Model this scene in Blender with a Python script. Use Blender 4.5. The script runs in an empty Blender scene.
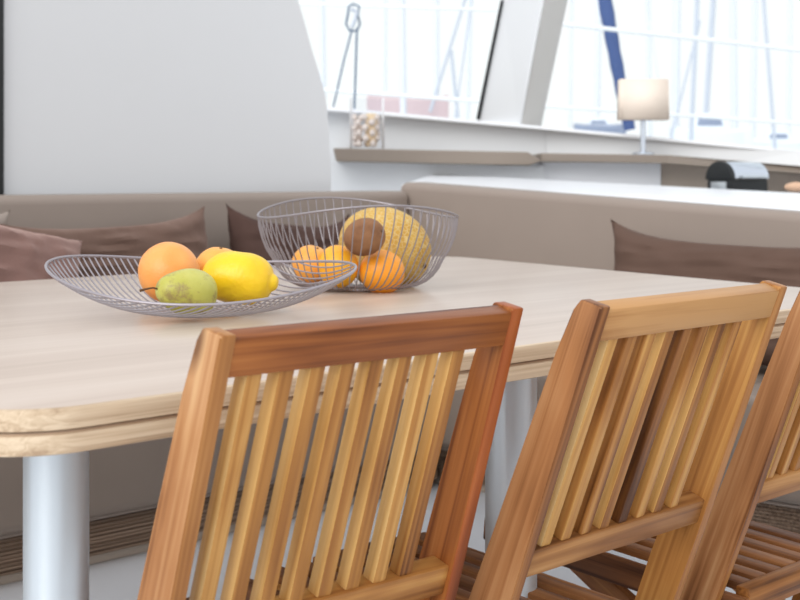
import bpy, bmesh, math, random
from mathutils import Vector, Matrix, noise
from math import pi, sin, cos, sqrt, radians
random.seed(7)
S = bpy.context.scene
COL = S.collection
F = 1500.0; HZ = 175.0            # focal length in px and horizon row of the photograph
def P(px, py, d):                 # world point seen at a pixel, at depth d (camera at 0,0,1 looking +Y)
    return Vector(((px-400)*d/F, d, 1-(py-HZ)*d/F))
U = Vector((.6794, .7337, 0)); V = Vector((-.7337, .6794, 0)); C0 = Vector((-.389, 1.457, 0))
def T(u, v, z=0): return C0 + U*u + V*v + Vector((0, 0, z))
AZ = math.atan2(U.y, U.x)

# ------------------------------------------------------------------ materials
def lin(c):
    return tuple(((x/255)/12.92 if x/255 <= .04045 else ((x/255+.055)/1.055)**2.4) for x in c)
def newmat(name):
    m = bpy.data.materials.new(name); m.use_nodes = True
    nt = m.node_tree; b = nt.nodes['Principled BSDF']
    return m, nt, b
def N(nt, t, **kw):
    n = nt.nodes.new(t)
    for k, v in kw.items(): setattr(n, k, v)
    return n
def plain(name, c, rough=.5, metal=0, bump=0, bscale=60, var=.06, vscale=6, spec=.5, coat=0):
    m, nt, b = newmat(name); L = nt.links
    c = lin(c)
    tc = N(nt, 'ShaderNodeTexCoord'); nz = N(nt, 'ShaderNodeTexNoise'); nz.inputs['Scale'].default_value = vscale
    nz.inputs['Detail'].default_value = 4
    L.new(tc.outputs['Object'], nz.inputs['Vector'])
    mx = N(nt, 'ShaderNodeMix', data_type='RGBA')
    mx.inputs[6].default_value = (*[x*(1-var) for x in c], 1); mx.inputs[7].default_value = (*[min(1, x*(1+var)) for x in c], 1)
    L.new(nz.outputs['Fac'], mx.inputs[0]); L.new(mx.outputs[2], b.inputs['Base Color'])
    b.inputs['Roughness'].default_value = rough; b.inputs['Metallic'].default_value = metal
    b.inputs['Specular IOR Level'].default_value = spec; b.inputs['Coat Weight'].default_value = coat
    if bump:
        n2 = N(nt, 'ShaderNodeTexNoise'); n2.inputs['Scale'].default_value = bscale; n2.inputs['Detail'].default_value = 3
        bp = N(nt, 'ShaderNodeBump'); bp.inputs['Strength'].default_value = bump; bp.inputs['Distance'].default_value = .003
        L.new(tc.outputs['Object'], n2.inputs['Vector']); L.new(n2.outputs['Fac'], bp.inputs['Height']); L.new(bp.outputs['Normal'], b.inputs['Normal'])
    return m
def wood(name, stops, axis, fine=(1.2, 60, 60), rough=.45, patch=(1.5, 7, 7), coat=0, rnd=.5, bump=.15, fw=.45, knots=False, spec=.22):
    """grain along the object's own axis 0/1/2; stops = dark..light colours"""
    m, nt, b = newmat(name); L = nt.links
    tc = N(nt, 'ShaderNodeTexCoord'); oi = N(nt, 'ShaderNodeObjectInfo')
    off = N(nt, 'ShaderNodeVectorMath', operation='SCALE'); off.inputs[0].default_value = (13.7, 7.1, 21.3)
    L.new(oi.outputs['Random'], off.inputs['Scale'])
    add = N(nt, 'ShaderNodeVectorMath', operation='ADD'); L.new(tc.outputs['Object'], add.inputs[0]); L.new(off.outputs[0], add.inputs[1])
    def order(s):
        s = list(s); r = [0, 0, 0]; r[axis] = s[0]; o = [i for i in range(3) if i != axis]; r[o[0]] = s[1]; r[o[1]] = s[2]; return r
    def nz(s, det, dist):
        mp = N(nt, 'ShaderNodeMapping'); mp.inputs['Scale'].default_value = order(s); L.new(add.outputs[0], mp.inputs['Vector'])
        n = N(nt, 'ShaderNodeTexNoise'); n.inputs['Scale'].default_value = 1; n.inputs['Detail'].default_value = det
        n.inputs['Distortion'].default_value = dist; L.new(mp.outputs[0], n.inputs['Vector']); return n
    a = nz(patch, 3, 1.2); f = nz(fine, 6, .9)
    mm = N(nt, 'ShaderNodeMix', data_type='FLOAT'); mm.inputs[0].default_value = fw
    L.new(a.outputs['Fac'], mm.inputs[2]); L.new(f.outputs['Fac'], mm.inputs[3])
    ma = N(nt, 'ShaderNodeMath', operation='MULTIPLY_ADD'); ma.inputs[1].default_value = rnd*.3; ma.inputs[2].default_value = -rnd*.15
    L.new(oi.outputs['Random'], ma.inputs[0])
    ad = N(nt, 'ShaderNodeMath', operation='ADD'); L.new(mm.outputs[0], ad.inputs[0]); L.new(ma.outputs[0], ad.inputs[1])
    cr = N(nt, 'ShaderNodeValToRGB'); el = cr.color_ramp.elements
    n = len(stops)
    while len(el) < n: el.new(.5)
    for i, c in enumerate(stops):
        el[i].position = .35 + .30*i/(n-1); el[i].color = (*lin(c), 1)
    L.new(ad.outputs[0], cr.inputs[0]); out = cr.outputs[0]
    if knots:
        mp = N(nt, 'ShaderNodeMapping'); mp.inputs['Scale'].default_value = order((5, 13, 13)); L.new(add.outputs[0], mp.inputs['Vector'])
        vo = N(nt, 'ShaderNodeTexVoronoi'); vo.inputs['Scale'].default_value = 1; L.new(mp.outputs[0], vo.inputs['Vector'])
        c2 = N(nt, 'ShaderNodeValToRGB'); c2.color_ramp.elements[0].position = .06; c2.color_ramp.elements[1].position = .2
        c2.color_ramp.elements[0].color = (.75, .75, .75, 1); c2.color_ramp.elements[1].color = (0, 0, 0, 1); L.new(vo.outputs['Distance'], c2.inputs[0])
        mx = N(nt, 'ShaderNodeMix', data_type='RGBA'); L.new(c2.outputs[0], mx.inputs[0]); L.new(out, mx.inputs[6]); mx.inputs[7].default_value = (*lin((84, 46, 24)), 1); out = mx.outputs[2]
    L.new(out, b.inputs['Base Color'])
    b.inputs['Roughness'].default_value = rough; b.inputs['Coat Weight'].default_value = coat
    b.inputs['Coat Roughness'].default_value = .3; b.inputs['Specular IOR Level'].default_value = spec
    bp = N(nt, 'ShaderNodeBump'); bp.inputs['Strength'].default_value = bump; bp.inputs['Distance'].default_value = .001
    L.new(f.outputs['Fac'], bp.inputs['Height']); L.new(bp.outputs['Normal'], b.inputs['Normal'])
    return m
ACA = [(78, 44, 20), (136, 86, 42), (172, 118, 62), (200, 150, 84)]
ACA2 = [(92, 52, 24), (146, 94, 46), (176, 122, 62), (204, 154, 88)]
RED = [(78, 38, 16), (132, 74, 34), (162, 98, 48), (190, 130, 72)]
WZ = wood('acacia_along_length', ACA2, 2, rough=.4, coat=.03)
WR = wood('acacia_reddish', RED, 2, rough=.4, coat=.03, patch=(1.2, 9, 9))
WP = wood('acacia_post_lit_side', [(116, 72, 42), (166, 114, 72), (190, 142, 98), (208, 166, 120)], 2, rough=.42, coat=.03, rnd=.25, knots=True)
WX = wood('acacia_cross', RED, 0, rough=.4, coat=.03)
WXY = wood('acacia_cross_pale', ACA, 0, rough=.4, coat=.03)
WS = wood('acacia_seat', [(70, 40, 22), (110, 68, 38), (142, 92, 52), (170, 116, 68)], 1, rough=.45, coat=.1)
OAKT = wood('pale_oak_top', [(186, 168, 153), (193, 175, 161), (199, 182, 168), (204, 188, 175)], 0, fine=(1.2, 30, 30), patch=(.5, 7, 7), rough=.3, rnd=0, bump=.04, fw=.4, spec=.5)
OAKE = wood('pale_oak_edge', [(170, 144, 118), (196, 172, 144), (212, 190, 162), (222, 202, 176)], 0, fine=(2.5, 160, 160), patch=(1, 12, 60), rough=.45, rnd=0, fw=.5)
PLINTH = wood('ribbed_brown_plinth', [(84, 68, 56), (116, 96, 80), (144, 122, 104), (160, 138, 120)], 0, fine=(1, 150, 170), patch=(.6, 60, 90), rough=.5, rnd=0)
FAB = plain('taupe_leather', (148, 134, 124), .62, bump=.12, bscale=220, var=.05)
FABD = plain('taupe_leather_seat', (142, 128, 117), .6, bump=.12, bscale=220, var=.06)
PIL = plain('brown_velvet', (100, 78, 68), .85, bump=.3, bscale=180, var=.12, spec=.2)
PILD = plain('dark_brown_velvet', (80, 60, 54), .85, bump=.3, bscale=180, var=.12, spec=.2)
PILR = plain('reddish_brown_velvet', (96, 75, 65), .85, bump=.3, bscale=180, var=.12, spec=.2)
PILP = plain('pinkish_brown_velvet', (122, 92, 84), .8, bump=.3, bscale=150, var=.15, spec=.3)
for m_, c_ in ((PILP, (235, 205, 195)), (PIL, (170, 145, 135))):
    b_ = m_.node_tree.nodes['Principled BSDF']; b_.inputs['Sheen Weight'].default_value = .6; b_.inputs['Sheen Tint'].default_value = (*lin(c_), 1)
WHITEG = plain('white_gelcoat_gloss', (218, 219, 221), .12, var=.01)
WHITE = plain('white_gelcoat', (222, 224, 226), .35, var=.01)
WHITED = plain('white_gelcoat_ledge', (240, 242, 246), .3, var=.01)
CUP = plain('white_cupboard', (240, 241, 244), .4, var=.01)
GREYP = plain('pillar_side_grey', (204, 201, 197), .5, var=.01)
TRIM = plain('taupe_trim', (132, 120, 109), .45, var=.04)
TRIMD = plain('taupe_panel_dark', (186, 172, 158), .55, var=.05)
FLOORM = plain('white_floor_gelcoat', (226, 229, 234), .25, var=.02)
BLACK = plain('black_rubber', (14, 18, 20), .5, var=.1)
STEEL = plain('brushed_steel', (200, 206, 210), .38, metal=.85, var=.03)
LEGM = plain('satin_aluminium', (212, 220, 226), .4, metal=.55, var=.02)
CHROME = plain('chrome', (205, 212, 222), .22, metal=.9, var=.02)
WIRE = plain('grey_wire', (162, 156, 162), .42, metal=.4, var=.03)
WIREB = plain('grey_basket_wire', (150, 144, 148), .42, metal=.45, var=.03)
SHADE = plain('cream_shade', (238, 224, 210), .8, var=.04, spec=.1)
def fruit(name, c1, c2, scale, rough, bump, bs, spots=None, voro=False, sub=.08):
    m, nt, b = newmat(name); L = nt.links
    tc = N(nt, 'ShaderNodeTexCoord'); oi = N(nt, 'ShaderNodeObjectInfo')
    add = N(nt, 'ShaderNodeVectorMath', operation='ADD'); L.new(tc.outputs['Object'], add.inputs[0]); L.new(oi.outputs['Random'], add.inputs[1])
    n1 = N(nt, 'ShaderNodeTexNoise'); n1.inputs['Scale'].default_value = scale; n1.inputs['Detail'].default_value = 3
    L.new(add.outputs[0], n1.inputs['Vector'])
    cr = N(nt, 'ShaderNodeValToRGB'); cr.color_ramp.elements[0].position = .35; cr.color_ramp.elements[1].position = .65
    cr.color_ramp.elements[0].color = (*lin(c1), 1); cr.color_ramp.elements[1].color = (*lin(c2), 1)
    L.new(n1.outputs['Fac'], cr.inputs[0]); out = cr.outputs[0]
    if spots:
        n3 = N(nt, 'ShaderNodeTexNoise'); n3.inputs['Scale'].default_value = spots[1]; n3.inputs['Detail'].default_value = 6
        n3.inputs['Roughness'].default_value = .7; L.new(add.outputs[0], n3.inputs['Vector'])
        c3 = N(nt, 'ShaderNodeValToRGB'); c3.color_ramp.elements[0].position = spots[2]; c3.color_ramp.elements[1].position = spots[2]+.12
        L.new(n3.outputs['Fac'], c3.inputs[0])
        mx = N(nt, 'ShaderNodeMix', data_type='RGBA'); L.new(c3.outputs[0], mx.inputs[0]); L.new(out, mx.inputs[6])
        mx.inputs[7].default_value = (*lin(spots[0]), 1); out = mx.outputs[2]
    bp = N(nt, 'ShaderNodeBump'); bp.inputs['Strength'].default_value = bump; bp.inputs['Distance'].default_value = .002
    if voro:
        vo = N(nt, 'ShaderNodeTexVoronoi', feature='DISTANCE_TO_EDGE'); vo.inputs['Scale'].default_value = bs; L.new(add.outputs[0], vo.inputs['Vector'])
        c4 = N(nt, 'ShaderNodeValToRGB'); c4.color_ramp.elements[0].position = .02; c4.color_ramp.elements[1].position = .12
        c4.color_ramp.elements[0].color = (1, 1, 1, 1); c4.color_ramp.elements[1].color = (0, 0, 0, 1)
        L.new(vo.outputs['Distance'], c4.inputs[0])
        mx = N(nt, 'ShaderNodeMix', data_type='RGBA'); L.new(c4.outputs[0], mx.inputs[0]); L.new(out, mx.inputs[6])
        mx.inputs[7].default_value = (*lin((214, 184, 120)), 1); out = mx.outputs[2]
        L.new(c4.outputs[0], bp.inputs['Height'])
    else:
        n2 = N(nt, 'ShaderNodeTexNoise'); n2.inputs['Scale'].default_value = bs; n2.inputs['Detail'].default_value = 2
        L.new(add.outputs[0], n2.inputs['Vector']); L.new(n2.outputs['Fac'], bp.inputs['Height'])
    L.new(out, b.inputs['Base Color']); L.new(bp.outputs['Normal'], b.inputs['Normal'])
    b.inputs['Roughness'].default_value = rough
    b.inputs['Subsurface Weight'].default_value = sub; b.inputs['Subsurface Radius'].default_value = (.02, .01, .004); b.inputs['Subsurface Scale'].default_value = .5
    return m
GRAPE = fruit('grapefruit_peel', (240, 150, 66), (248, 172, 96), 9, .42, .35, 260)
ORNG = fruit('orange_peel', (255, 154, 28), (255, 174, 50), 10, .38, .35, 300)
ORNP = fruit('pale_orange_peel', (246, 160, 64), (250, 182, 84), 10, .42, .3, 300)
MAND = fruit('yellow_orange_peel', (252, 192, 50), (252, 168, 36), 12, .4, .3, 300)
LEMN = fruit('lemon_peel', (240, 194, 20), (248, 210, 38), 12, .38, .6, 110)
PEAR = fruit('pear_skin', (180, 176, 74), (204, 200, 112), 16, .42, .15, 120, spots=((152, 134, 78), 26, .50))
MELN = fruit('netted_melon_rind', (190, 142, 50), (208, 168, 78), 14, .55, .5, 105, voro=True)
KIWI = fruit('brown_fuzzy_skin', (126, 84, 54), (156, 112, 76), 26, .8, .4, 400)
STEM = plain('dry_stem', (96, 66, 38), .8, var=.2, vscale=80)
def glass(name, tint=(.97, .985, .98), glo=.06):
    m, nt, b = newmat(name); L = nt.links; nt.nodes.remove(b)
    o = nt.nodes['Material Output']; t = N(nt, 'ShaderNodeBsdfTransparent'); t.inputs[0].default_value = (*tint, 1)
    g = N(nt, 'ShaderNodeBsdfGlossy'); g.inputs['Roughness'].default_value = .02
    lw = N(nt, 'ShaderNodeLayerWeight'); lw.inputs[0].default_value = glo
    mx = N(nt, 'ShaderNodeMixShader'); L.new(lw.outputs['Fresnel'], mx.inputs[0]); L.new(t.outputs[0], mx.inputs[1]); L.new(g.outputs[0], mx.inputs[2])
    L.new(mx.outputs[0], o.inputs['Surface']); return m
GLASS = glass('window_glass', glo=.1); JAR = glass('vase_glass', (.95, .955, .965), .12)
nt_ = JAR.node_tree; df = N(nt_, 'ShaderNodeBsdfDiffuse'); df.inputs[0].default_value = (.9, .91, .93, 1)
nt_.links.new(df.outputs[0], [n for n in nt_.nodes if n.type == 'MIX_SHADER'][0].inputs[2])
MASTM = plain('haze_paled_aluminium', (230, 232, 240), .4, var=.02)  # masts paled, outside haze and glare mixed into the colour
MASTD = plain('greyblue_mast', (200, 205, 218), .4, var=.02)
ROPEM = plain('blue_grey_rope', (92, 114, 142), .7, var=.05)
SAILM = plain('navy_sail_cover', (72, 92, 142), .8, var=.2, vscale=3)
HULLW = plain('white_hull', (238, 242, 250), .3, var=.02)
HULLR = plain('dull_red_hull', (214, 190, 194), .4, var=.04)
HULLD = plain('dark_hull_windows', (146, 156, 180), .3, var=.1)
RAILM = plain('polished_guard_rail', (252, 253, 255), .3, var=.01)
WATER = plain('harbour_water', (176, 194, 204), .15, bump=.4, bscale=3, var=.1)
STONE = plain('pale_beige_pebble', (226, 214, 206), .6, var=.1, vscale=30)
WAX = plain('honey_candle_wax', (232, 208, 172), .5, var=.06)
GREEN = plain('pale_green_leaf', (196, 220, 160), .6, var=.1)

# ------------------------------------------------------------------ mesh helpers
def link(name, bm, mat, parent=None, smooth=True, M=None):
    bmesh.ops.recalc_face_normals(bm, faces=bm.faces)
    me = bpy.data.meshes.new(name); bm.to_mesh(me); bm.free()
    o = bpy.data.objects.new(name, me); COL.objects.link(o)
    for m in (mat if isinstance(mat, (list, tuple)) else [mat]): me.materials.append(m)
    if smooth:
        for p in me.polygons: p.use_smooth = True
        me.set_sharp_from_angle(angle=radians(35))
    if parent: o.parent = parent
    if M is not None: o.matrix_local = M
    return o
def tag(o, label=None, cat=None, group=None, kind=None):
    if label: o['label'] = label
    if cat: o['category'] = cat
    if group: o['group'] = group
    if kind: o['kind'] = kind
    return o
def empty(name, loc=(0, 0, 0), rz=0):
    o = bpy.data.objects.new(name, None); COL.objects.link(o); o.location = loc; o.rotation_euler = (0, 0, rz); o.empty_display_size = .1; return o
def box(bm, x0, x1, y0, y1, z0, z1, bev=0, seg=2, M=None):
    vs = [bm.verts.new((x, y, z)) for x in (x0, x1) for y in (y0, y1) for z in (z0, z1)]
    fs = [(0, 1, 3, 2), (4, 6, 7, 5), (0, 4, 5, 1), (2, 3, 7, 6), (0, 2, 6, 4), (1, 5, 7, 3)]
    faces = [bm.faces.new([vs[i] for i in f]) for f in fs]
    if M is not None: bmesh.ops.transform(bm, matrix=M, verts=vs)
    if bev:
        es = list({e for f in faces for e in f.edges})
        bmesh.ops.bevel(bm, geom=es, offset=bev, segments=seg, profile=.5, affect='EDGES', clamp_overlap=True)
def prism(bm, pts, vec, bev=0, seg=2):
    """closed polygon of 3D points swept along vec"""
    a = [bm.verts.new(p) for p in pts]; b = [bm.verts.new(Vector(p)+Vector(vec)) for p in pts]
    n = len(pts); fs = [bm.faces.new(a), bm.faces.new(b[::-1])]
    for i in range(n): fs.append(bm.faces.new((a[i], b[i], b[(i+1) % n], a[(i+1) % n])))
    if bev:
        es = list({e for f in fs for e in f.edges}); bmesh.ops.bevel(bm, geom=es, offset=bev, segments=seg, profile=.5, affect='EDGES', clamp_overlap=True)
def tube(bm, pts, r, seg=8, closed=False, caps=True):
    pts = [Vector(p) for p in pts]; n = len(pts); rings = []
    up = None
    for i, p in enumerate(pts):
        if closed: t = (pts[(i+1) % n]-pts[i-1]).normalized()
        else: t = (pts[min(i+1, n-1)]-pts[max(i-1, 0)]).normalized()
        if up is None:
            up = Vector((0, 0, 1)) if abs(t.z) < .9 else Vector((1, 0, 0))
        a = (up-t*up.dot(t)).normalized(); up = a; b = t.cross(a)
        rr = r[i] if isinstance(r, (list, tuple)) else r
        rings.append([bm.verts.new(p+a*rr*cos(2*pi*k/seg)+b*rr*sin(2*pi*k/seg)) for k in range(seg)])
    for i in range(n if closed else n-1):
        A = rings[i]; B = rings[(i+1) % n]
        for k in range(seg): bm.faces.new((A[k], A[(k+1) % seg], B[(k+1) % seg], B[k]))
    if not closed and caps: bm.faces.new(rings[0][::-1]); bm.faces.new(rings[-1])
def lathe(bm, prof, seg=32):
    rings = []
    for r, z in prof:
        rings.append([bm.verts.new((max(r, 1e-4)*cos(2*pi*k/seg), max(r, 1e-4)*sin(2*pi*k/seg), z)) for k in range(seg)])
    for A, B in zip(rings, rings[1:]):
        for k in range(seg): bm.faces.new((A[k], A[(k+1) % seg], B[(k+1) % seg], B[k]))
    bm.faces.new(rings[0][::-1]); bm.faces.new(rings[-1])

# ------------------------------------------------------------------ setting
def struct(name, bm, mat, smooth=False): return tag(link(name, bm, mat, None, smooth), kind='structure')
bm = bmesh.new(); box(bm, -7, 7, -2.5, 9.5, -.1, 0); struct('floor', bm, FLOORM)
# glossy moulded bulkhead behind the left sofa, right edge swept in a curve
VB = 2.86
def onv(px, py, v=VB):            # the point of the plane v = const seen at a pixel
    q = (px-400)/F; d = (v+.7337*.389+.6794*1.457)/(.6794-.7337*q); return P(px, py, d)
edge = [(270, -90), (287, -40), (298, 0), (305, 24), (312, 50), (319, 72), (324, 90), (327, 106), (328.5, 125), (330, 150), (331, 175), (331, 200)]
top = onv(270, -90); lowr = onv(331, 200)
pts = [onv(2, -90), *[onv(*e) for e in edge], Vector((lowr.x, lowr.y, 0)), Vector((onv(2, 0).x, onv(2, 0).y, 0))]
pts[0].z = top.z
bm = bmesh.new(); prism(bm, pts, V*.06, .012, 3); struct('wall_left', bm, WHITEG)
a = onv(2, 0); a.z = 0
bm = bmesh.new(); b0 = a-U*.03
prism(bm, [b0-V*.02, b0+U*.026-V*.02, b0+U*.026+V*.05, b0+V*.05], (0, 0, 2.3), .004)
struct('trim_1', bm, BLACK)
bm = bmesh.new(); b0 = a-U*.03-U*1.9
prism(bm, [b0, b0+U*1.89, b0+U*1.89+V*.06, b0+V*.06], (0, 0, 2.3), .004); struct('wall_far_left', bm, WHITE)
# low white coaming between the bulkhead and the right-hand ledge
def quadslab(name, A, B, dz, depth, mat, bev=.004):
    """front face from A to B (top edge), dz tall, extruded back by depth vector"""
    bm = bmesh.new(); prism(bm, [A, B, B-Vector((0, 0, dz)), A-Vector((0, 0, dz))], depth, bev); return struct(name, bm, mat)
# front wall under window 1, then under window 2
def slabpx(name, pts, vec, mat, bev=.004):
    bm = bmesh.new(); prism(bm, [P(*p) for p in pts], vec, bev); return struct(name, bm, mat)
slabpx('wall_front', [(296, 103, 7.1), (330, 106.5, 7.1), (546, 127, 7.1), (546, 200, 7.1), (296, 200, 7.1)], (0, .12, 0), WHITE)
slabpx('wall_front_right', [(546, 127, 7.1), (800, 151, 6.9), (980, 170, 6.7), (980, 260, 6.7), (800, 240, 6.9), (546, 200, 7.1)], (0, .12, 0), WHITE)
slabpx('wall_coaming', [(290, 160, 6.75), (545, 166, 6.75), (545, 290, 6.75), (290, 290, 6.75)], (0, .1, 0), WHITE)
# taupe shelf nosing under the windows
slabpx('trim_2', [(333, 148, 6.6), (528, 152, 6.6), (542, 161, 6.6), (530, 165.5, 6.6), (336, 161.5, 6.6)], (0, .5, 0), TRIM, .006)
slabpx('trim_3', [(541, 153, 6.65), (668, 155, 6.6), (800, 166, 6.4), (980, 182, 6.2), (980, 190, 6.2), (800, 173, 6.4), (668, 163, 6.6), (541, 162, 6.65)], (0, .5, 0), TRIM, .006)
# galley cupboard front, darker recessed back panel
slabpx('wall_cupboard', [(541, 161, 6.8), (661, 163, 6.8), (661, 300, 6.8), (541, 300, 6.8)], (0, .1, 0), CUP)
slabpx('wall_galley', [(661, 160, 6.85), (800, 170, 6.85), (985, 186, 6.6), (985, 320, 6.6), (661, 320, 6.85)], (0, .1, 0), TRIMD)
# white pillar between the windows: bright face and grey side
slabpx('trim_4', [(527, -250, 6.95), (585, -250, 7.0), (560, -100, 7.0), (544, 0, 7.0), (521, 128, 7.05), (478, 122, 7.0), (503, 0, 6.95)], (0, .2, 0), WHITE, .01)
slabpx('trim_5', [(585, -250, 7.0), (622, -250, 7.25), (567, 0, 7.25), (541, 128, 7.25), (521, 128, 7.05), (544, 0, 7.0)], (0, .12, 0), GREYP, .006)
slabpx('trim_6', [(501, 0, 6.94), (504, 0, 6.94), (480, 119, 6.99), (476.5, 119, 6.99)], (0, .05, 0), BLACK, .002)
# head of the windows, out of frame
slabpx('wall_window_head', [(240, -120, 7.05), (1000, -60, 6.9), (1000, -220, 6.9), (240, -220, 7.05)], (0, .15, 0), WHITE)
# glass
slabpx('window_1', [(255, -130, 7.12), (530, -110, 7.12), (480, 122, 7.16), (280, 104, 7.16)], (0, .008, 0), GLASS, 0)
slabpx('window_2', [(595, -110, 7.2), (985, -80, 7.0), (985, 168, 7.0), (541, 128, 7.2)], (0, .008, 0), GLASS, 0)
# window sill lip
slabpx('trim_7', [(300, 105, 7.0), (541, 126, 7.0), (541, 129.5, 7.0), (300, 108.5, 7.0)], (0, .1, 0), WHITED, .004)
slabpx('trim_8', [(541, 126, 7.0), (985, 168, 6.85), (985, 171.5, 6.85), (541, 129.5, 7.0)], (0, .1, 0), WHITED, .004)
# bright white ledge behind the right sofa
us = 3.40
SC = T(us, 2.58)                                   # inner corner of the two sofa backs
def sofa_top_right(t):                             # t metres along -V from the corner
    return SC - V*t + Vector((0, 0, .974-.055*t))
bm = bmesh.new()
A = sofa_top_right(-.15)+U*.13; B = sofa_top_right(3.4)+U*.13
Af = Vector((A.x+.15, A.y+.9, 1.005)); Bf = B+U*1.1+Vector((0, 0, .045))
A.z -= .02; B.z -= .02
bt = [A, B, Bf, Af]; vs = [bm.verts.new(p) for p in bt]; vb = [bm.verts.new((p.x, p.y, .5)) for p in bt]
bm.faces.new(vs); bm.faces.new(vb[::-1])
for i in range(4): bm.faces.new((vs[i], vb[i], vb[(i+1) % 4], vs[(i+1) % 4]))
struct('wall_ledge', bm, WHITED)

# ------------------------------------------------------------------ harbour outside
bm = bmesh.new(); box(bm, -60, 60, 7.6, 120, -1.3, -1.2); tag(link('harbour_water', bm, WATER, None, False), 'pale grey harbour water beyond the cabin windows', 'water', kind='stuff')
def rod(name, a, b, r, mat, label, cat, group=None):
    bm = bmesh.new(); tube(bm, [a, b], r, 10); return tag(link(name, bm, mat), label, cat, group)
def mast(x0, x1, d, w, mat, label, y0=-200, y1=160):
    a = P(x0+(x0-x1)*(-y0)/150.0, y0, d); b = P(x1, y1, d); r = w*d/F/2
    dirn = (b-a).normalized(); b = b + dirn*((b.z+1.25)/-dirn.z)
    t = empty('boat_mast', b); tag(t, label, 'mast', 'boat masts in the harbour')
    bm = bmesh.new(); tube(bm, [a-b, (0, 0, 0)], [r*.8, r], 12); link('pole', bm, mat, t)
    s = (a-b)*.97; bm = bmesh.new(); w_ = Vector((1.1, .0, -.06)); tube(bm, [s-w_*.6, s+w_*.6], r*.3, 8); link('spreader', bm, mat, t)
    return t
mast(402, 404, 19, 7, MASTM, 'pale upright mast seen in the middle of the left window')
mast(436, 437, 25, 6, MASTM, 'faint pale mast just right of the middle mast in the left window')
mast(385, 384, 32, 4, MASTM, 'thin faint mast furthest left behind the left window')
mast(697, 690, 20, 5, MASTD, 'tall grey-blue mast behind the right window, nearest right of the table lamp')
mast(713, 703, 26, 6, MASTD, 'slender greyish mast above the dark-windowed boat in the right window')
mast(764, 776, 24, 4, MASTD, 'thin mast leaning left at the right side of the right window')
mast(599, 596, 30, 6, MASTM, 'faint pale mast left of the navy sail cover')
mast(571, 569, 34, 4, MASTM, 'very faint mast beside the pillar in the right window')
mast(322, 324, 36, 6, MASTM, 'faint pale mast beside the white bulkhead edge in the left window')
mast(470, 466, 38, 5, MASTM, 'faint far mast nearest the black window seal')
mast(648, 650, 38, 5, MASTM, 'faint far mast rising straight above the lamp shade')
mast(755, 752, 40, 6, MASTM, 'faint far mast left of the thin leaning mast')
mast(790, 788, 32, 5, MASTM, 'pale mast furthest right in the right window')
mast(677, 675, 33, 8, MASTM, 'wide pale mast right above the lamp shade edge')
mast(733, 735, 36, 7, MASTM, 'wide faint pale mast between the slender masts of the right window')
def stay(x0, y0, x1, y1, d, w, mat, label):
    rod('rigging_line', P(x0, y0, d), P(x1, y1, d), w*d/F/2, mat, label, 'rope', 'rigging lines of the boats')
stay(474, -30, 430, 112, 17, 3, MASTD, 'grey-blue rigging line slanting to lower left in the left window')
stay(451, 50, 458, 118, 17, 3.5, MASTD, 'short steep rigging line beside the slanting one in the left window')
stay(476, -30, 455, 118, 18, 2, MASTD, 'thin steep rigging line next to the black window seal')
stay(700, 20, 670, 142, 22, 2.5, MASTD, 'rigging line falling leftward from the tall grey-blue mast')
stay(640, -40, 660, 90, 30, 1.5, MASTM, 'hair thin rigging line above the table lamp')
# rope with shackle hanging outside window 1
t = empty('mooring_rope', P(352, 30, 9)); tag(t, 'blue-grey rope with a loop and shackle hanging outside the left window', 'rope')
w0 = P(352, 30, 9); bm = bmesh.new()
tube(bm, [P(352.5, 28, 9)-w0, P(344, 60, 9)-w0, P(334, 104, 9)-w0, P(331, 118, 9)-w0], .0055, 8)
tube(bm, [P(357, 28, 9)-w0, P(356, 60, 9)-w0, P(354, 118, 9)-w0], .0065, 8); link('lines', bm, ROPEM, t)
bm = bmesh.new(); tube(bm, [P(x, y, 9)-w0 for x, y in ((349, 6), (353, 4), (359, 6), (358, 16), (360, 24), (357, 31), (350, 31), (346, 24), (348, 14))], .0065, 8, closed=True); link('loop', bm, ROPEM, t)
bm = bmesh.new(); tube(bm, [P(x, y, 8.98)-w0 for x, y in ((351, 9), (357, 12), (355, 20), (352, 27))], .012, 8); link('shackle', bm, MASTD, t)
# navy sail cover bundled round a slanted boom
bm = bmesh.new()
pp = [P(602, -60, 13)] + [P(605+i*2.2+.15*i*i*.2, i*13, 13) for i in range(0, 11)]
tube(bm, pp, [.06]+[.06-.0012*i+.006*(i % 2) for i in range(11)], 14); tag(link('sail_cover', bm, SAILM), 'navy blue rolled sail slanting down outside the right window', 'sail')
# guard rails of our boat just outside
def rail(x0, y0, x1, y1, d0, d1, w, label):
    t = empty('guard_rail', P((x0+x1)/2, (y0+y1)/2, (d0+d1)/2)); tag(t, label, 'railing', 'white guard rails outside the windows')
    L = t.location; a = P(x0, y0, d0)-L; b = P(x1, y1, d1)-L; r = w*d0/F/2
    bm = bmesh.new(); tube(bm, [a, b], r, 10); link('rail_wire', bm, RAILM, t)
rail(270, 86, 545, 106, 9.3, 9.3, 4, 'white guard rail crossing low behind the left window')
rail(280, 3, 500, 10, 9.3, 9.3, 3, 'white guard rail crossing the top of the left window')
rail(545, 22, 1000, 72, 9.3, 9.0, 4.5, 'upper white guard rail crossing behind the right window')
rail(545, 106, 1000, 137, 9.3, 9.0, 3.5, 'lower white guard rail behind the table lamp in the right window')
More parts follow.
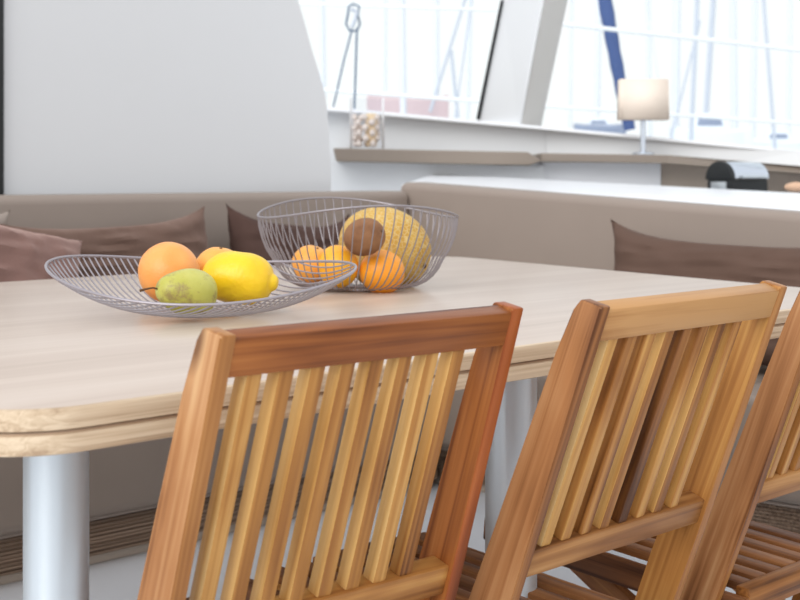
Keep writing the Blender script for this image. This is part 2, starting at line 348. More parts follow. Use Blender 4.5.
# moored boats
def boat(px, py, d, L, mat, label, H=.5, cabin=True, yaw=0):
    loc = P(px, py, d); t = empty('moored_boat', loc, yaw); tag(t, label, 'boat', 'boats moored in the harbour')
    zb = -1.25-loc.z
    bm = bmesh.new(); secs = []
    for i in range(13):
        s = -1+2*i/12; hw = .16*L*(1-max(0, s)**2.6)*(.85 if s < -.8 else 1)+.01; sh = .08*s*s*H+.0
        x = s*L/2; ring = []
        for y, z in ((-hw, sh), (-hw*.85, zb*.5), (-hw*.3, zb), (hw*.3, zb), (hw*.85, zb*.5), (hw, sh), (hw*.5, sh+.05), (-hw*.5, sh+.05)): ring.append(bm.verts.new((x, y, z)))
        secs.append(ring)
    for A_, B_ in zip(secs, secs[1:]):
        for k in range(8): bm.faces.new((A_[k], A_[(k+1) % 8], B_[(k+1) % 8], B_[k]))
    bm.faces.new(secs[0]); bm.faces.new(secs[-1][::-1]); link('hull', bm, mat, t)
    if cabin:
        bm = bmesh.new(); h = H*.45
        prism(bm, [(-L*.25, -.09*L, .03), (L*.22, -.09*L, .03), (L*.12, -.08*L, h), (-L*.22, -.08*L, h)], (0, .18*L, 0), .03); cb = link('cabin', bm, HULLW, t)
        bm = bmesh.new(); prism(bm, [(-L*.2, -.094*L, h*.35), (L*.12, -.094*L, h*.35), (L*.09, -.09*L, h*.75), (-L*.19, -.09*L, h*.75)], (0, .188*L, 0), .01); link('cabin_window', bm, HULLD, t)
    return t
boat(408, 101, 22, 1.2, HULLR, 'dull reddish boat hull low in the left window', .5, False)
boat(712, 133, 24, 1.3, HULLW, 'white boat with dark cabin windows low in the right window', .7)
boat(600, 128, 26, .9, HULLD, 'dark blue boat left of the lamp post in the right window', .4, True)
boat(780, 143, 25, 1.0, HULLW, 'white boat at the right end of the right window', .45)

# ------------------------------------------------------------------ sofa
def cushion_box(bm, x0, x1, y0, y1, z0, z1, r=.035, seg=4): box(bm, x0, x1, y0, y1, z0, z1, r, seg)
def frameM(o, ax, ay): # matrix from axes (ax, ay, up)
    az = Vector((0, 0, 1)); return Matrix(((ax.x, ay.x, az.x, o.x), (ax.y, ay.y, az.y, o.y), (ax.z, ay.z, az.z, o.z), (0, 0, 0, 1)))
sofa = empty('corner_sofa', T(.8, 1.9), AZ); tag(sofa, 'built-in taupe corner sofa wrapping behind the dining table', 'sofa')
Mi = sofa.matrix_basis.inverted() if False else (Matrix.Translation(T(.8, 1.9)) @ Matrix.Rotation(AZ, 4, 'Z')).inverted()
def L2(u, v, z): return Vector((u-.8, v-1.9, z))   # table coordinates -> sofa local
# left run
def sb(name, u0, u1, v0, v1, z0, z1, mat, r=.03):
    bm = bmesh.new(); a = L2(u0, v0, z0); b = L2(u1, v1, z1); box(bm, a.x, b.x, a.y, b.y, a.z, b.z, r, 4); return link(name, bm, mat, sofa)
def ribbed(u0, u1, v0, v1, z0, z1, faceu=False):
    n = 9; h = (z1-z0)/n; bm = bmesh.new(); prof_ = []
    for k in range(n):
        z = z0+h*k; prof_ += [(.004, z), (0, z+h*.2), (0, z+h*.8), (.004, z+h)]
    if faceu: pts = [L2(u0+o_, v0, z) for o_, z in prof_]+[L2(u1, v0, z1), L2(u1, v0, z0)]; vec = (0, v1-v0, 0)
    else: pts = [L2(u0, v0+o_, z) for o_, z in prof_]+[L2(u0, v1, z1), L2(u0, v1, z0)]; vec = (u1-u0, 0, 0)
    prism(bm, pts, vec); return link('plinth', bm, PLINTH, sofa, False)
sb('base', -1.6, 2.8, 1.92, 2.5, 0, .027, TRIMD, .004)
ribbed(-1.6, 2.8, 1.90, 2.5, .027, .117)
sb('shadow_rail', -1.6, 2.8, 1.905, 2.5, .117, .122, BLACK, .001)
sb('seat_board', -1.6, 2.8, 1.885, 2.5, .122, .130, FAB, .002)
sb('seat_cushion', -1.6, .55, 1.86, 2.58, .13, .42, FABD, .03)
sb('seat_cushion', .555, 2.8, 1.86, 2.58, .13, .42, FABD, .03)
sb('backrest', -1.6, us+.0, 2.56, 2.72, .40, .94, FAB, .03)
# right run
sb('base', 2.84, 3.3, -2.2, 2.5, 0, .027, TRIMD, .004)
ribbed(2.82, 3.3, -2.2, 2.5, .027, .117, True)
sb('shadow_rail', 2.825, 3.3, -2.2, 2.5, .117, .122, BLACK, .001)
sb('seat_board', 2.80, 3.3, -2.2, 2.5, .122, .130, FAB, .002)
sb('seat_cushion', 2.78, 3.5, -2.2, .9, .13, .41, FABD, .03)
sb('seat_cushion', 2.78, 3.5, .905, 2.55, .13, .41, FABD, .03)
bm = bmesh.new()
p0 = SC + V*.05; p1 = SC - V*3.4
def loc2(p): return Mi @ p
zt0 = .974+.055*.05*0; zt1 = .974-.055*3.4
prism(bm, [loc2(Vector((p0.x, p0.y, .38))), loc2(Vector((p1.x, p1.y, .38))), loc2(Vector((p1.x, p1.y, zt1))), loc2(Vector((p0.x, p0.y, zt0)))], Vector((.16, 0, 0)), .03, 4)
link('backrest', bm, FAB, sofa)

# ------------------------------------------------------------------ pillows
def pillow(name, w, h, th, mat, loc, rz, tilt, roll=0, label='', seed=0, sag=.0, taper=.0):
    """w x h cushion with pinched corners, standing on its edge and leaning back"""
    bm = bmesh.new(); n = 36; R = random.Random(seed); grid = {}
    for side in (1, -1):
        for i in range(n+1):
            for j in range(n+1):
                a = -1+2*i/n; b = -1+2*j/n
                f = ((1-a**4)*(1-b**4))**.55 if abs(a) < 1 and abs(b) < 1 else 0
                pin = 1-.10*(1-b*b)*abs(a)**3; pin2 = 1-.10*(1-a*a)*abs(b)**3
                x = a*w/2*pin; z = b*h/2*pin2
                z -= sag*(1-abs(a)**5)*(1 if b > 0 else 0)*b
                y = th/2*f*side
                wr = noise.noise(Vector((a*3+seed, b*7, side*2+seed)))*.012*f + noise.noise(Vector((a*11+b*4+seed, b*3, seed)))*.008*(.25+abs(b))*f
                y += wr*side*1.2
                edgek = i in (0, n) or j in (0, n)
                if edgek and side == -1: v = grid[(1, i, j)]
                else: v = bm.verts.new((x, y, z))
                grid[(side, i, j)] = v
        for i in range(n):
            for j in range(n):
                bm.faces.new((grid[(side, i, j)], grid[(side, i+1, j)], grid[(side, i+1, j+1)], grid[(side, i, j+1)]))
    M = Matrix.Translation(loc) @ Matrix.Rotation(rz, 4, 'Z') @ Matrix.Rotation(tilt, 4, 'X') @ Matrix.Rotation(roll, 4, 'Y')
    o = link(name, bm, mat, None, True, M)
    for p in o.data.polygons: p.use_smooth = True
    tag(o, label, 'pillow', 'velvet pillows on the sofa'); return o
def at_v(px, v, z):
    q = (px-400)/F; d = (v+.7337*.389+.6794*1.457)/(.6794-.7337*q); return Vector((q*d, d, z))
def at_u(px, u, z):
    q = (px-400)/F; d = (u-.6794*.389+.7337*1.457)/(.7337+.6794*q); return Vector((q*d, d, z))
pillow('sofa_pillow', .82, .46, .18, PIL, at_v(112, 2.37, .672), AZ, -.26, -.02, 'long brown velvet pillow behind the flat wire dish', 3, .032)
pillow('sofa_pillow', .52, .41, .17, PILP, at_v(-5, 2.20, .690), AZ, -.30, .26, 'pinkish-brown sheened pillow slumped at the far left of the sofa', 5, .0)
pillow('sofa_pillow', .56, .46, .17, PILD, at_v(297, 2.38, .665), AZ, -.24, .08, 'darkest brown pillow behind the deep wire basket', 9, .04)
pillow('sofa_pillow', 1.05, .44, .19, PILR, at_u(745, 3.2, .635), AZ-pi/2, -.22, .015, 'long brown pillow leaning alone on the right sofa back', 12, .045)
pillow('sofa_pillow', .40, .36, .14, FAB, at_v(-62, 2.46, .79), AZ, -.2, .3, 'beige pillow corner at the left edge above the pinkish pillow', 15, .03)

# ------------------------------------------------------------------ table
ZT = .765
table = empty('dining_table', T(1, .8), AZ); tag(table, 'large pale oak dining table with a folded double top on metal legs', 'table')
def round_poly(pts, r, seg=10):
    out = []; n = len(pts)
    for i in range(n):
        p = Vector(pts[i]); a = (Vector(pts[i-1])-p).normalized(); b = (Vector(pts[(i+1) % n])-p).normalized()
        ang = a.angle(b); t = r/math.tan(ang/2); c = p+(a+b).normalized()*(r/sin(ang/2))
        s = p+a*t-c; e = p+b*t-c; tot = s.angle(e)
        for k in range(seg+1):
            f = k/seg; q = (s*sin((1-f)*tot)+e*sin(f*tot))/sin(tot); out.append(c+q)
    return out
corners = [(0, 0), (1.995, 0.01), (2.51, 1.62), (0, 1.60)]
outl = round_poly([Vector((u-1, v-.8, 0)) for u, v in corners], .10)
def leaf(name, z0, z1, inset=0):
    bm = bmesh.new(); n = len(outl); b = .005
    cen = Vector((0, 0, 0)); prof = [(b, z0), (0, z0+b*.3), (0, z0+b), (0, z1-b), (b*.3, z1-b*.3), (b, z1)]
    rings = []
    for ins, z in prof:
        ring = []
        for i, p in enumerate(outl):
            tdir = (outl[(i+1) % n]-outl[i-1]).normalized(); nrm = Vector((-tdir.y, tdir.x, 0))
            ring.append(bm.verts.new(p+nrm*(ins+inset)+Vector((0, 0, z))))
        rings.append(ring)
    for A_, B_ in zip(rings, rings[1:]):
        for k in range(n): f = bm.faces.new((A_[k], A_[(k+1) % n], B_[(k+1) % n], B_[k])); f.material_index = 1
    bm.faces.new(rings[0][::-1]); f = bm.faces.new(rings[-1]); f.material_index = 0
    return link(name, bm, [OAKT, OAKE], table)
leaf('tabletop', ZT-.0235, ZT); bm = None
leaf('lower_leaf', ZT-.048, ZT-.0262)
o = leaf('seam', ZT-.0262, ZT-.0235, .0035); o.data.materials[0] = plain('dark_seam', (176, 148, 122), .7); o.data.materials[1] = o.data.materials[0]
def tleg(x, y, r):
    p = (Matrix.Translation(T(1, .8)) @ Matrix.Rotation(AZ, 4, 'Z')).inverted() @ Vector((x, y, 0))
    bm = bmesh.new(); lathe(bm, [(r+.03, 0), (r+.03, .006), (r, .012), (r, ZT-.0485)], 40)
    return link('leg', bm, LEGM, table, True, Matrix.Translation((p.x, p.y, 0)))
tleg(-.424, 1.85, .0400); tleg(.171, 2.31, .0400); tleg(.285, 3.85, .04); tleg(-1.25, 2.55, .04)

# ------------------------------------------------------------------ folding chairs
CW = .445
WLIT = wood('acacia_slat_lit_side', [(150, 100, 52), (196, 146, 82), (222, 178, 112), (234, 198, 138)], 2, rough=.4, coat=.03, rnd=.5)  # lighter wood for left slat faces, light from the left put into the colour
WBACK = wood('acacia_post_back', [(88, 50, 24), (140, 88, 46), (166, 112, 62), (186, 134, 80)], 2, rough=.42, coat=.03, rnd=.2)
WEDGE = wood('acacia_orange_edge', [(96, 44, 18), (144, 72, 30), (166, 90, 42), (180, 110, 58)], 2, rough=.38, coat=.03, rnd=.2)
def make_chair(name, label, lean, slat_mats, left_mat, right_mat, top_mat, low_mat, CW=.455, lit_step=3, seat_front=.68):
    t = empty(name); tag(t, label, 'chair', 'slatted acacia folding chairs along the table')
    R = Matrix.Translation((0, 0, .84)) @ Matrix.Rotation(lean, 4, 'X')
    Lp = .84/cos(lean)-.012
    def post(x0, x1, mat):
        fr = [(.042, -.02), (.046, -.08), (.050, -.20), (.054, -.34), (.059, -.46), (.058, -.56), (.052, -.70), (.042, -Lp)]
        pts = [(x0, .003, 0), (x0, .036, -.004)] + [(x0, y, z) for y, z in fr] + [(x0, .0, -Lp), (x0, -.002, -.4)]
        bm = bmesh.new(); prism(bm, pts, (x1-x0, 0, 0), .003, 2)
        o = link('back_post', bm, mat, t, True, R)
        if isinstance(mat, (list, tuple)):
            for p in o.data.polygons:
                if p.normal.x < -.7: p.material_index = 1  # left posts: lighter side, darker back, left light painted into the wood
        bm = bmesh.new()
        xs = x0 if x0 < .1 else x1
        for yy, zz in ((-.0015, -.045),):
            lathe(bm, [(.0035, -.0008), (.0035, .0008)], 12)
            bmesh.ops.transform(bm, matrix=Matrix.Translation(((x0+x1)/2, yy, zz)) @ Matrix.Rotation(pi/2, 4, 'X'), verts=bm.verts)
        return o
    post(0, .020, left_mat); post(CW-.020, CW, right_mat)
    bm = bmesh.new(); box(bm, .0175, CW-.0175, .004, .031, -.049, -.005, .0035, 2); link('top_rail', bm, top_mat, t, True, R)
    bm = bmesh.new(); box(bm, .0175, CW-.0175, .004, .034, -.383, -.343, .0035, 2); link('lower_rail', bm, low_mat, t, True, R)
    n = 8; pitch = .0435
    for i in range(n):
        xc = .058+pitch*i; w = .0215
        bm = bmesh.new(); box(bm, -w/2, w/2, .008, .028, -.344, -.044, .003, 2)
        o = link('slat', bm, [slat_mats[i % len(slat_mats)], WLIT], t, True, R @ Matrix.Translation((xc, 0, 0)))
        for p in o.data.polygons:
            if p.normal.x < -.5 and (i*lit_step) % 3 == 0: p.material_index = 1
    # seat frame, tilted a little up to the front
    y0, z0, y1, z1 = .165, .336, .68, .387; sa = math.atan2(z1-z0, y1-y0); Ls = seat_front-.162
    SM = Matrix.Translation((0, y0, z0)) @ Matrix.Rotation(sa, 4, 'X')
    ns = 7; p2 = (CW-.1)/ns; bm = bmesh.new()
    for i in range(ns):
        xc = .05+p2*(i+.5); b2 = bmesh.new(); box(b2, xc-.017, xc+.017, .019, Ls-.01, -.003, .011, .003, 2)
        m2 = bpy.data.meshes.new('t'); b2.to_mesh(m2); b2.free(); bm.from_mesh(m2); bpy.data.meshes.remove(m2)
    seat = link('seat', bm, WS, t, True, SM)
    for x in (.020, CW-.04):
        bm = bmesh.new(); box(bm, 0, .020, -.01, Ls, -.045, 0, .005, 2); link('seat_rail', bm, WS, seat, True, Matrix.Translation((x, 0, 0)))
    for y, h, tp in ((-.008, .03, .012), (Ls-.06, .03, -.002)):
        bm = bmesh.new(); box(bm, .0405, CW-.0405, y, y+.026, -h, tp, .003, 2); link('seat_crossbar', bm, WXY, seat, True)
    # rear legs crossing the posts
    a = Vector((0, .56, .362)); b = Vector((0, -.04, .012)); dv = b-a; ang = math.atan2(dv.z, dv.y); LL = dv.length
    for x in (.052, CW-.072):
        bm = bmesh.new(); pts = [(0, 0, -.018), (0, 0, .018), (0, LL*.5, .024), (0, LL, .018), (0, LL, -.018), (0, LL*.5, -.024)]
        prism(bm, pts, (.020, 0, 0), .003)
        link('cross_leg', bm, WS, t, True, Matrix.Translation((x, a.y, a.z)) @ Matrix.Rotation(ang, 4, 'X'))
    bm = bmesh.new(); box(bm, .07, CW-.07, LL*.78, LL*.78+.03, -.012, .012, .003); link('leg_stretcher', bm, WXY, t, True, Matrix.Translation((0, a.y, a.z)) @ Matrix.Rotation(ang, 4, 'X'))
    for x in (-.0015, CW+.0015):
        bm = bmesh.new(); s = -1 if x < 0 else 1
        lathe(bm, [(.006, 0), (.006, .002), (.003, .003)], 14); link('pivot_bolt', bm, STEEL, t, True, Matrix.Translation((x, .185, .30)) @ Matrix.Rotation(s*pi/2, 4, 'Y') @ Matrix.Translation((0, 0, -.001)))
    return t
WZ2 = wood('acacia_mixed_brown', ACA, 2, rough=.4, coat=.03, rnd=.55)
WXB = wood('acacia_rail_brown', [(88, 52, 26), (138, 90, 48), (168, 118, 68), (190, 142, 90)], 0, rough=.42, coat=.03, rnd=.3)
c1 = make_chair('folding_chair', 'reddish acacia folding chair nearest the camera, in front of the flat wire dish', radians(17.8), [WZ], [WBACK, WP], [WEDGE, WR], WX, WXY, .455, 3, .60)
c1.location = (-.174, 1.48, 0); c1.rotation_euler = (0, 0, radians(44.3))
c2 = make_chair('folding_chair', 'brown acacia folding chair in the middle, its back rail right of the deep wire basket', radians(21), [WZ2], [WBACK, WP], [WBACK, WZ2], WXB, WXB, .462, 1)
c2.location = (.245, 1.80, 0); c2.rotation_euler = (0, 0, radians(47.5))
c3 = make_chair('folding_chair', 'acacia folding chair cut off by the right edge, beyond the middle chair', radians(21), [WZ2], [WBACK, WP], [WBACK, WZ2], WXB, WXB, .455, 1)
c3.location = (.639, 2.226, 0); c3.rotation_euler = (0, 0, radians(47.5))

# ------------------------------------------------------------------ wire dish
def rim_h(phi, h0, A2, p2, B, p1): return h0+A2*cos(2*(phi-p2))+B*cos(phi-p1)
DC = Vector((-.331, 2.52, ZT)); DR = .257
dish = empty('wire_dish', DC); tag(dish, 'shallow grey wire fruit dish with upturned ends, left on the table', 'dish')
hD = lambda phi: rim_h(phi, .0660, .0140, 0, .018, pi/2)-.006*cos(phi)
def dish_pt(x, y):
    r = sqrt(x*x+y*y); phi = math.atan2(y, x); k = min(1, r/DR)
    return Vector((x, y, .0030+hD(phi)*k**2.7))
bm = bmesh.new(); tube(bm, [dish_pt(DR*cos(a*2*pi/96), DR*sin(a*2*pi/96))+Vector((0, 0, .002)) for a in range(96)], .0024, 8, closed=True); link('rim', bm, WIRE, dish)
W = Matrix.Rotation(radians(-52), 2) @ Vector((1, 0)); Wn = Vector((-W.y, W.x)); nw = 36; wbm = bmesh.new()
for i in range(nw):
    s = (-1+2*(i+.5)/nw)*DR*.985; Lh = sqrt(DR*DR-s*s)
    pts = []
    for k in range(25):
        f = -1+2*k/24; p = Wn*s+W*(Lh*f); pts.append(dish_pt(p.x, p.y))
    tube(wbm, pts, .0014, 6)
link('wire_mesh', wbm, WIRE, dish)
bm = bmesh.new(); tube(bm, [Vector((.045*cos(a*2*pi/48), .045*sin(a*2*pi/48), .0022)) for a in range(48)], .0022, 8, closed=True); link('foot_ring', bm, WIRE, dish)

# ------------------------------------------------------------------ deep basket
BC = Vector((-.086, 3.07, ZT)); BR = .204
basket = empty('wire_basket', BC); tag(basket, 'deep round grey wire fruit basket with a wavy rim, behind the dish', 'basket')
hB = lambda phi: .1595-.0160*cos(2*(phi-radians(20)))+.005*cos(phi-radians(130))
prof = [(.18, 0.0), (.33, .002), (.48, .012), (.60, .045), (.68, .095), (.75, .175), (.81, .28), (.855, .41), (.915, .54), (.96, .69), (.99, .85), (1.0, 1.0)]
def basket_pt(phi, k):            # k 0..1 along the profile
    f = k*(len(prof)-1); i = min(int(f), len(prof)-2); g = f-i
    r = prof[i][0]*(1-g)+prof[i+1][0]*g; z = prof[i][1]*(1-g)+prof[i+1][1]*g
    ph = phi-.16*(1-k)**1.2
    return Vector((BR*r*cos(ph), BR*r*sin(ph), .004+hB(phi)*z))
bm = bmesh.new(); tube(bm, [basket_pt(a*2*pi/120, 1)+Vector((0, 0, .001)) for a in range(120)], .0024, 8, closed=True); link('rim', bm, WIREB, basket)
nb = 64; wbm = bmesh.new()
for i in range(nb):
    ph = 2*pi*i/nb; tube(wbm, [basket_pt(ph, k/22) for k in range(23)], .0013, 6)
link('wire_mesh', wbm, WIREB, basket)
for r, z in ((.18, .003), (.33, .004)):
    bm = bmesh.new(); tube(bm, [Vector((BR*r*cos(a*2*pi/48), BR*r*sin(a*2*pi/48), z)) for a in range(48)], .0022, 8, closed=True); link('base_ring', bm, WIREB, basket)

# ------------------------------------------------------------------ fruit
def ball(name, c, r, mat, label, cat, group, sq=(1, 1, 1), rot=(0, 0, 0), bump=.012, seed=1, stem=True, stemdir=None):
    t = empty(name, c); t.rotation_euler = rot; tag(t, label, cat, group)
    bm = bmesh.new(); bmesh.ops.create_uvsphere(bm, u_segments=48, v_segments=32, radius=1)
    for v in bm.verts:
        p = v.co.copy(); n = noise.noise(p*1.4+Vector((seed*3.1, seed, 0)))*bump*2+noise.noise(p*6+Vector((seed, 0, seed)))*bump*.35
        k = 1+n; z = p.z
        d = 1-.07*max(0, (abs(z)-.90)/.10)**1.5 if z > 0 else 1
        v.co = Vector((p.x*sq[0]*k, p.y*sq[1]*k, p.z*sq[2]*k*d))*r
    link('peel', bm, mat, t)
    if stem:
        bm = bmesh.new(); lathe(bm, [(.03*r, -.02*r), (.07*r, 0), (.05*r, .03*r), (.02*r, .04*r)], 10)
        link('stem_button', bm, STEM, t, True, Matrix.Translation((0, 0, sq[2]*r*.94)))
    return t
G1 = 'fruit in the flat wire dish'; G2 = 'fruit in the deep wire basket'
ball('grapefruit', P(169, 272.5, 2.60), .0535, GRAPE, 'large pale orange grapefruit behind the pear in the flat dish', 'fruit', G1, (1, 1, .98), (.9, .3, .2), seed=2, stem=False)
ball('orange', P(219, 270, 2.68), .0440, ORNP, 'pale orange mostly hidden behind the lemon in the flat dish', 'fruit', G1, (1, 1, .95), (.1, .1, 0), seed=3)
# lemon: long body with nipple at its right end
def spindle(name, prof, c, axis_rot, mat, label, group, seed, bump, part):
    t = empty(name, c); t.rotation_euler = axis_rot; tag(t, label, 'fruit', group)
    bm = bmesh.new(); lathe(bm, prof, 48)
    for v in bm.verts:
        p = v.co*22
        n = noise.noise(p*.9+Vector((seed, 0, 0)))*bump+noise.noise(p*2.6+Vector((0, seed, 0)))*bump*.4
        rr = Vector((v.co.x, v.co.y, 0)); v.co += rr*(n*12)
    link(part, bm, mat, t); return t
def smoothprof(keys, n=44):
    out = []
    m = len(keys)
    for i in range(n+1):
        f = i/n*(m-1); k = min(int(f), m-2); g = f-k
        p0 = keys[max(k-1, 0)]; p1 = keys[k]; p2 = keys[k+1]; p3 = keys[min(k+2, m-1)]
        def cr(a, b, c, d): return .5*((2*b)+(-a+c)*g+(2*a-5*b+4*c-d)*g*g+(-a+3*b-3*c+d)*g**3)
        out.append((max(1e-4, cr(p0[0], p1[0], p2[0], p3[0])), cr(p0[1], p1[1], p2[1], p3[1])))
    return out
lp = smoothprof([(.0005, -.065), (.012, -.064), (.027, -.056), (.038, -.040), (.0425, -.018), (.0435, .004), (.0415, .022), (.035, .038), (.026, .048), (.0165, .053), (.013, .058), (.008, .0625), (.0005, .0635)])
spindle('lemon', lp, P(241, 278.5, 2.50), (radians(0), radians(97), radians(-8)), LEMN, 'knobbly bright yellow lemon on the right of the flat dish', G1, 4, .0068, 'peel')
pp_ = smoothprof([(.0005, -.0475), (.006, -.0485), (.014, -.048), (.027, -.0415), (.0355, -.027), (.0385, -.010), (.0365, .008), (.031, .023), (.024, .036), (.016, .045), (.007, .0495), (.0005, .0485)])
pear = spindle('pear', pp_, P(186, 292, 2.40), (radians(8), radians(-82), radians(22)), PEAR, 'green pear with brown russet blotches lying at the front of the dish', G1, 7, .0016, 'skin')
bm = bmesh.new(); tube(bm, [(0, 0, .046), (.001, .001, .056), (-.002, .003, .066), (-.006, .004, .076)], [.0016, .0014, .0016, .0024], 8); link('stem', bm, STEM, pear)
bm = bmesh.new(); lathe(bm, [(.0045, -.050), (.006, -.0485), (.003, -.047)], 10); link('blossom_end', bm, STEM, pear)
ball('melon', P(385, 248.5, 3.16), .0865, MELN, 'netted yellow melon filling the right of the deep basket', 'fruit', G2, (1.0, 1.0, 1.17), (radians(8), radians(112), radians(-12)), .012, 6)
ball('kiwi', P(364.5, 237, 2.96), .0405, KIWI, 'brown kiwi resting on the oranges before the melon', 'fruit', G2, (.92, .92, 1.08), (radians(30), radians(70), 0), .012, 8, stem=True)
ball('orange', P(382, 272, 3.01), .0460, ORNG, 'bright orange in front of the melon in the deep basket', 'fruit', G2, (1, 1, .97), (.3, .5, 0), seed=9, stem=False)
ball('mandarin', P(338, 266.5, 3.0), .0415, MAND, 'yellow-orange mandarin in the middle below the kiwi', 'fruit', G2, (.98, .98, 1.05), (.5, -.2, 0), seed=11, stem=False)
ball('orange', P(311, 264, 3.03), .0395, ORNP, 'pale orange leftmost in the deep basket', 'fruit', G2, (1, 1, .96), (.2, .4, 0), seed=12)

# ------------------------------------------------------------------ things by the windows
# lamp
lx = P(643, 154.5, 6.85); lamp = empty('table_lamp', lx); tag(lamp, 'small table lamp with square cream shade on the sill before the right window', 'lamp')
bm = bmesh.new(); tube(bm, [(0, 0, .012), (0, 0, .17)], .0125, 16); link('pole', bm, CHROME, lamp)
bm = bmesh.new(); lathe(bm, [(.05, 0), (.05, .008), (.016, .014)], 28); link('base', bm, CHROME, lamp)
bm = bmesh.new(); h0, h1 = .158, .342; n = 4
for (wa, wb) in ((.112, .109),):
    A_ = [(-wa, -.06), (wa, -.06), (wa, .06), (-wa, .06)]; B_ = [(-wb, -.058), (wb, -.058), (wb, .058), (-wb, .058)]
    va = [bm.verts.new((x, y, h0)) for x, y in A_]; vb = [bm.verts.new((x, y, h1)) for x, y in B_]
    for i in range(4): bm.faces.new((va[i], va[(i+1) % 4], vb[(i+1) % 4], vb[i]))
bmesh.ops.bevel(bm, geom=[e for e in bm.edges if abs(e.verts[0].co.z-e.verts[1].co.z) > .1], offset=.012, segments=3, affect='EDGES')
o = link('lamp_shade', bm, SHADE, lamp); md = o.modifiers.new('s', 'SOLIDIFY'); md.thickness = .003
# glass vase
vx = P(367, 149, 6.78); vase = empty('glass_vase', vx); tag(vase, 'clear glass vase holding pale pebbles and a candle on the left sill', 'vase')
bm = bmesh.new(); r = .078
rg = [[bm.verts.new((r*cos(2*pi*k/40), r*sin(2*pi*k/40), z)) for k in range(40)] for z in (.002, .23)]
for k in range(40): bm.faces.new((rg[0][k], rg[0][(k+1) % 40], rg[1][(k+1) % 40], rg[1][k]))
link('glass_wall', bm, JAR, vase)
bm = bmesh.new(); lathe(bm, [(.024, .012), (.025, .02), (.025, .155), (.022, .16), (.002, .158)], 24)
cd = link('pillar_candle', bm, WAX, None, True); cd.location = vx+Vector((.02, -.01, 0)); tag(cd, 'honey coloured candle inside the glass vase', 'candle')
R = random.Random(4)
bm = bmesh.new(); bmesh.ops.create_icosphere(bm, subdivisions=2, radius=1)
for v in bm.verts: v.co = Vector((v.co.x*.017, v.co.y*.015, v.co.z*.013))*(1+.15*noise.noise(v.co*1.3))
peb = link('pebble', bm, STONE); peb.location = vx+Vector((-.045, 0, .022)); tag(peb, 'pale beige pebble piled around the candle in the glass vase', 'pebble', 'pebbles in the glass vase')
for L_ in range(6):
    for k in range(5):
        if L_ == 0 and k == 0: continue
        a = k*2*pi/5+L_*.6+pi*.1; rad = .052
        c = peb.copy(); COL.objects.link(c)
        c.location = vx+Vector((rad*cos(a)-.003, rad*sin(a)*.95, .023+L_*.024)); c.rotation_euler = (R.random()*3, R.random()*3, R.random()*3)
# domed grill on the galley counter
g0 = P(737, 195, 6.3); gr = empty('countertop_grill', g0); gr.scale = (.95, .95, .93); gr.rotation_euler = (0, 0, radians(28)); tag(gr, 'small countertop grill with rounded chrome lid and black ends', 'grill')
def arch(x0, x1, r, zb, h, bm, inner=None):
    pts = [(x0, r*cos(a*pi/16), zb+h*sin(a*pi/16)) for a in range(17)]
    prism(bm, pts, (x1-x0, 0, 0), .002)
bm = bmesh.new(); arch(-.085, .10, .085, .075, .075, bm); link('lid', bm, CHROME, gr)
bm = bmesh.new(); arch(-.105, -.084, .09, .07, .083, bm); link('end_cap', bm, BLACK, gr)
bm = bmesh.new(); arch(.099, .108, .086, .073, .077, bm); link('end_cap', bm, CHROME, gr)
bm = bmesh.new(); box(bm, -.10, .105, -.085, .085, .012, .072, .008); link('body', bm, BLACK, gr)
bm = bmesh.new(); tube(bm, [(-.06, -.085, .08), (-.06, -.105, .082), (.07, -.105, .082), (.07, -.085, .08)], .006, 8); link('handle', bm, STEEL, gr)
bm = bmesh.new(); box(bm, -.107, -.1, -.05, .05, .015, .06, .002); link('control_panel', bm, STEEL, gr)
for x in (-.08, .08):
    for y in (-.06, .06):
        bm = bmesh.new(); lathe(bm, [(.01, 0), (.01, .013)], 12); link('foot', bm, BLACK, gr, True, Matrix.Translation((x, y, 0)))
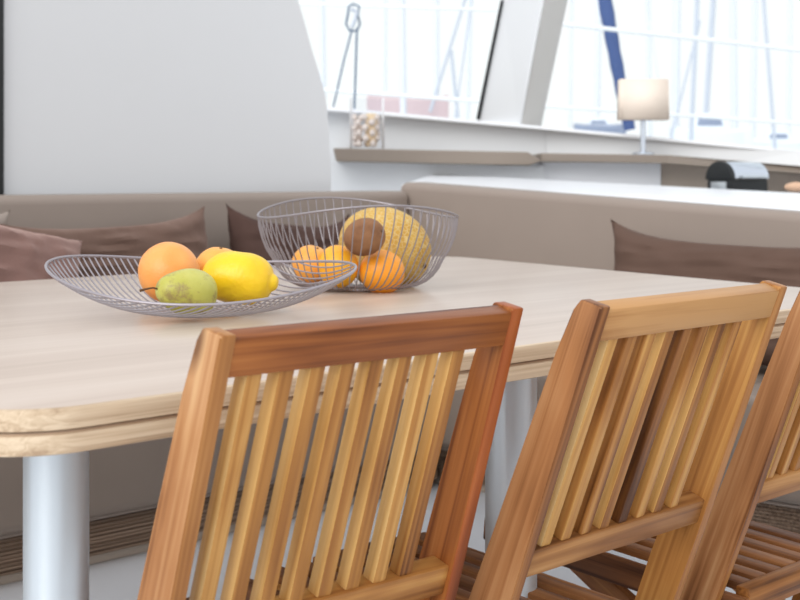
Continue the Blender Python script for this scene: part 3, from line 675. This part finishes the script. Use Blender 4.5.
bp = P(796, 187, 5.95); br = empty('bread_roll', bp); tag(br, 'beige bread roll lying on the white ledge at the right edge', 'bread')
bm = bmesh.new(); bmesh.ops.create_uvsphere(bm, u_segments=24, v_segments=14, radius=1)
for v in bm.verts: v.co = Vector((v.co.x*.045, v.co.y*.03, v.co.z*.02))*(1+.1*noise.noise(v.co*2))
link('crust', bm, plain('bread_crust', (206, 170, 142), .7, var=.15, vscale=30), br)

# ------------------------------------------------------------------ light, world, camera
w = bpy.data.worlds.new('World'); S.world = w; w.use_nodes = True; nt = w.node_tree
bg = nt.nodes['Background']
tc = N(nt, 'ShaderNodeTexCoord'); sp = N(nt, 'ShaderNodeSeparateXYZ'); nt.links.new(tc.outputs['Generated'], sp.inputs[0])
cr = N(nt, 'ShaderNodeValToRGB'); nt.links.new(sp.outputs['Z'], cr.inputs[0])
cr.color_ramp.elements[0].position = 0; cr.color_ramp.elements[0].color = (.98, .99, 1, 1)
cr.color_ramp.elements[1].position = .6; cr.color_ramp.elements[1].color = (.93, .96, 1, 1)
nt.links.new(cr.outputs[0], bg.inputs[0]); bg.inputs[1].default_value = 1.1
def sun(name, e, az, el, ang, col=(1, 1, 1)):
    l = bpy.data.lights.new(name, 'SUN'); l.energy = e; l.angle = radians(ang); l.color = col
    o = bpy.data.objects.new(name, l); COL.objects.link(o)
    d = Vector((cos(radians(el))*sin(radians(az)), cos(radians(el))*cos(radians(az)), sin(radians(el))))  # towards the sun
    o.rotation_euler = d.to_track_quat('Z', 'Y').to_euler(); return o
sun('hazy_sun', 1.8, -152, 30, 45, (1, .985, .96))
cam = bpy.data.cameras.new('Camera'); co = bpy.data.objects.new('Camera', cam); COL.objects.link(co)
co.location = (0, 0, 1); co.rotation_euler = (pi/2, 0, 0)
cam.sensor_width = 36; cam.lens = F/800*36; cam.shift_y = -(300-HZ)/800
cam.dof.use_dof = True; cam.dof.focus_distance = 2.2; cam.dof.aperture_fstop = 9
cam.clip_end = 300
S.camera = co
S.view_settings.view_transform = 'Standard'; S.view_settings.look = 'None'; S.view_settings.exposure = 0
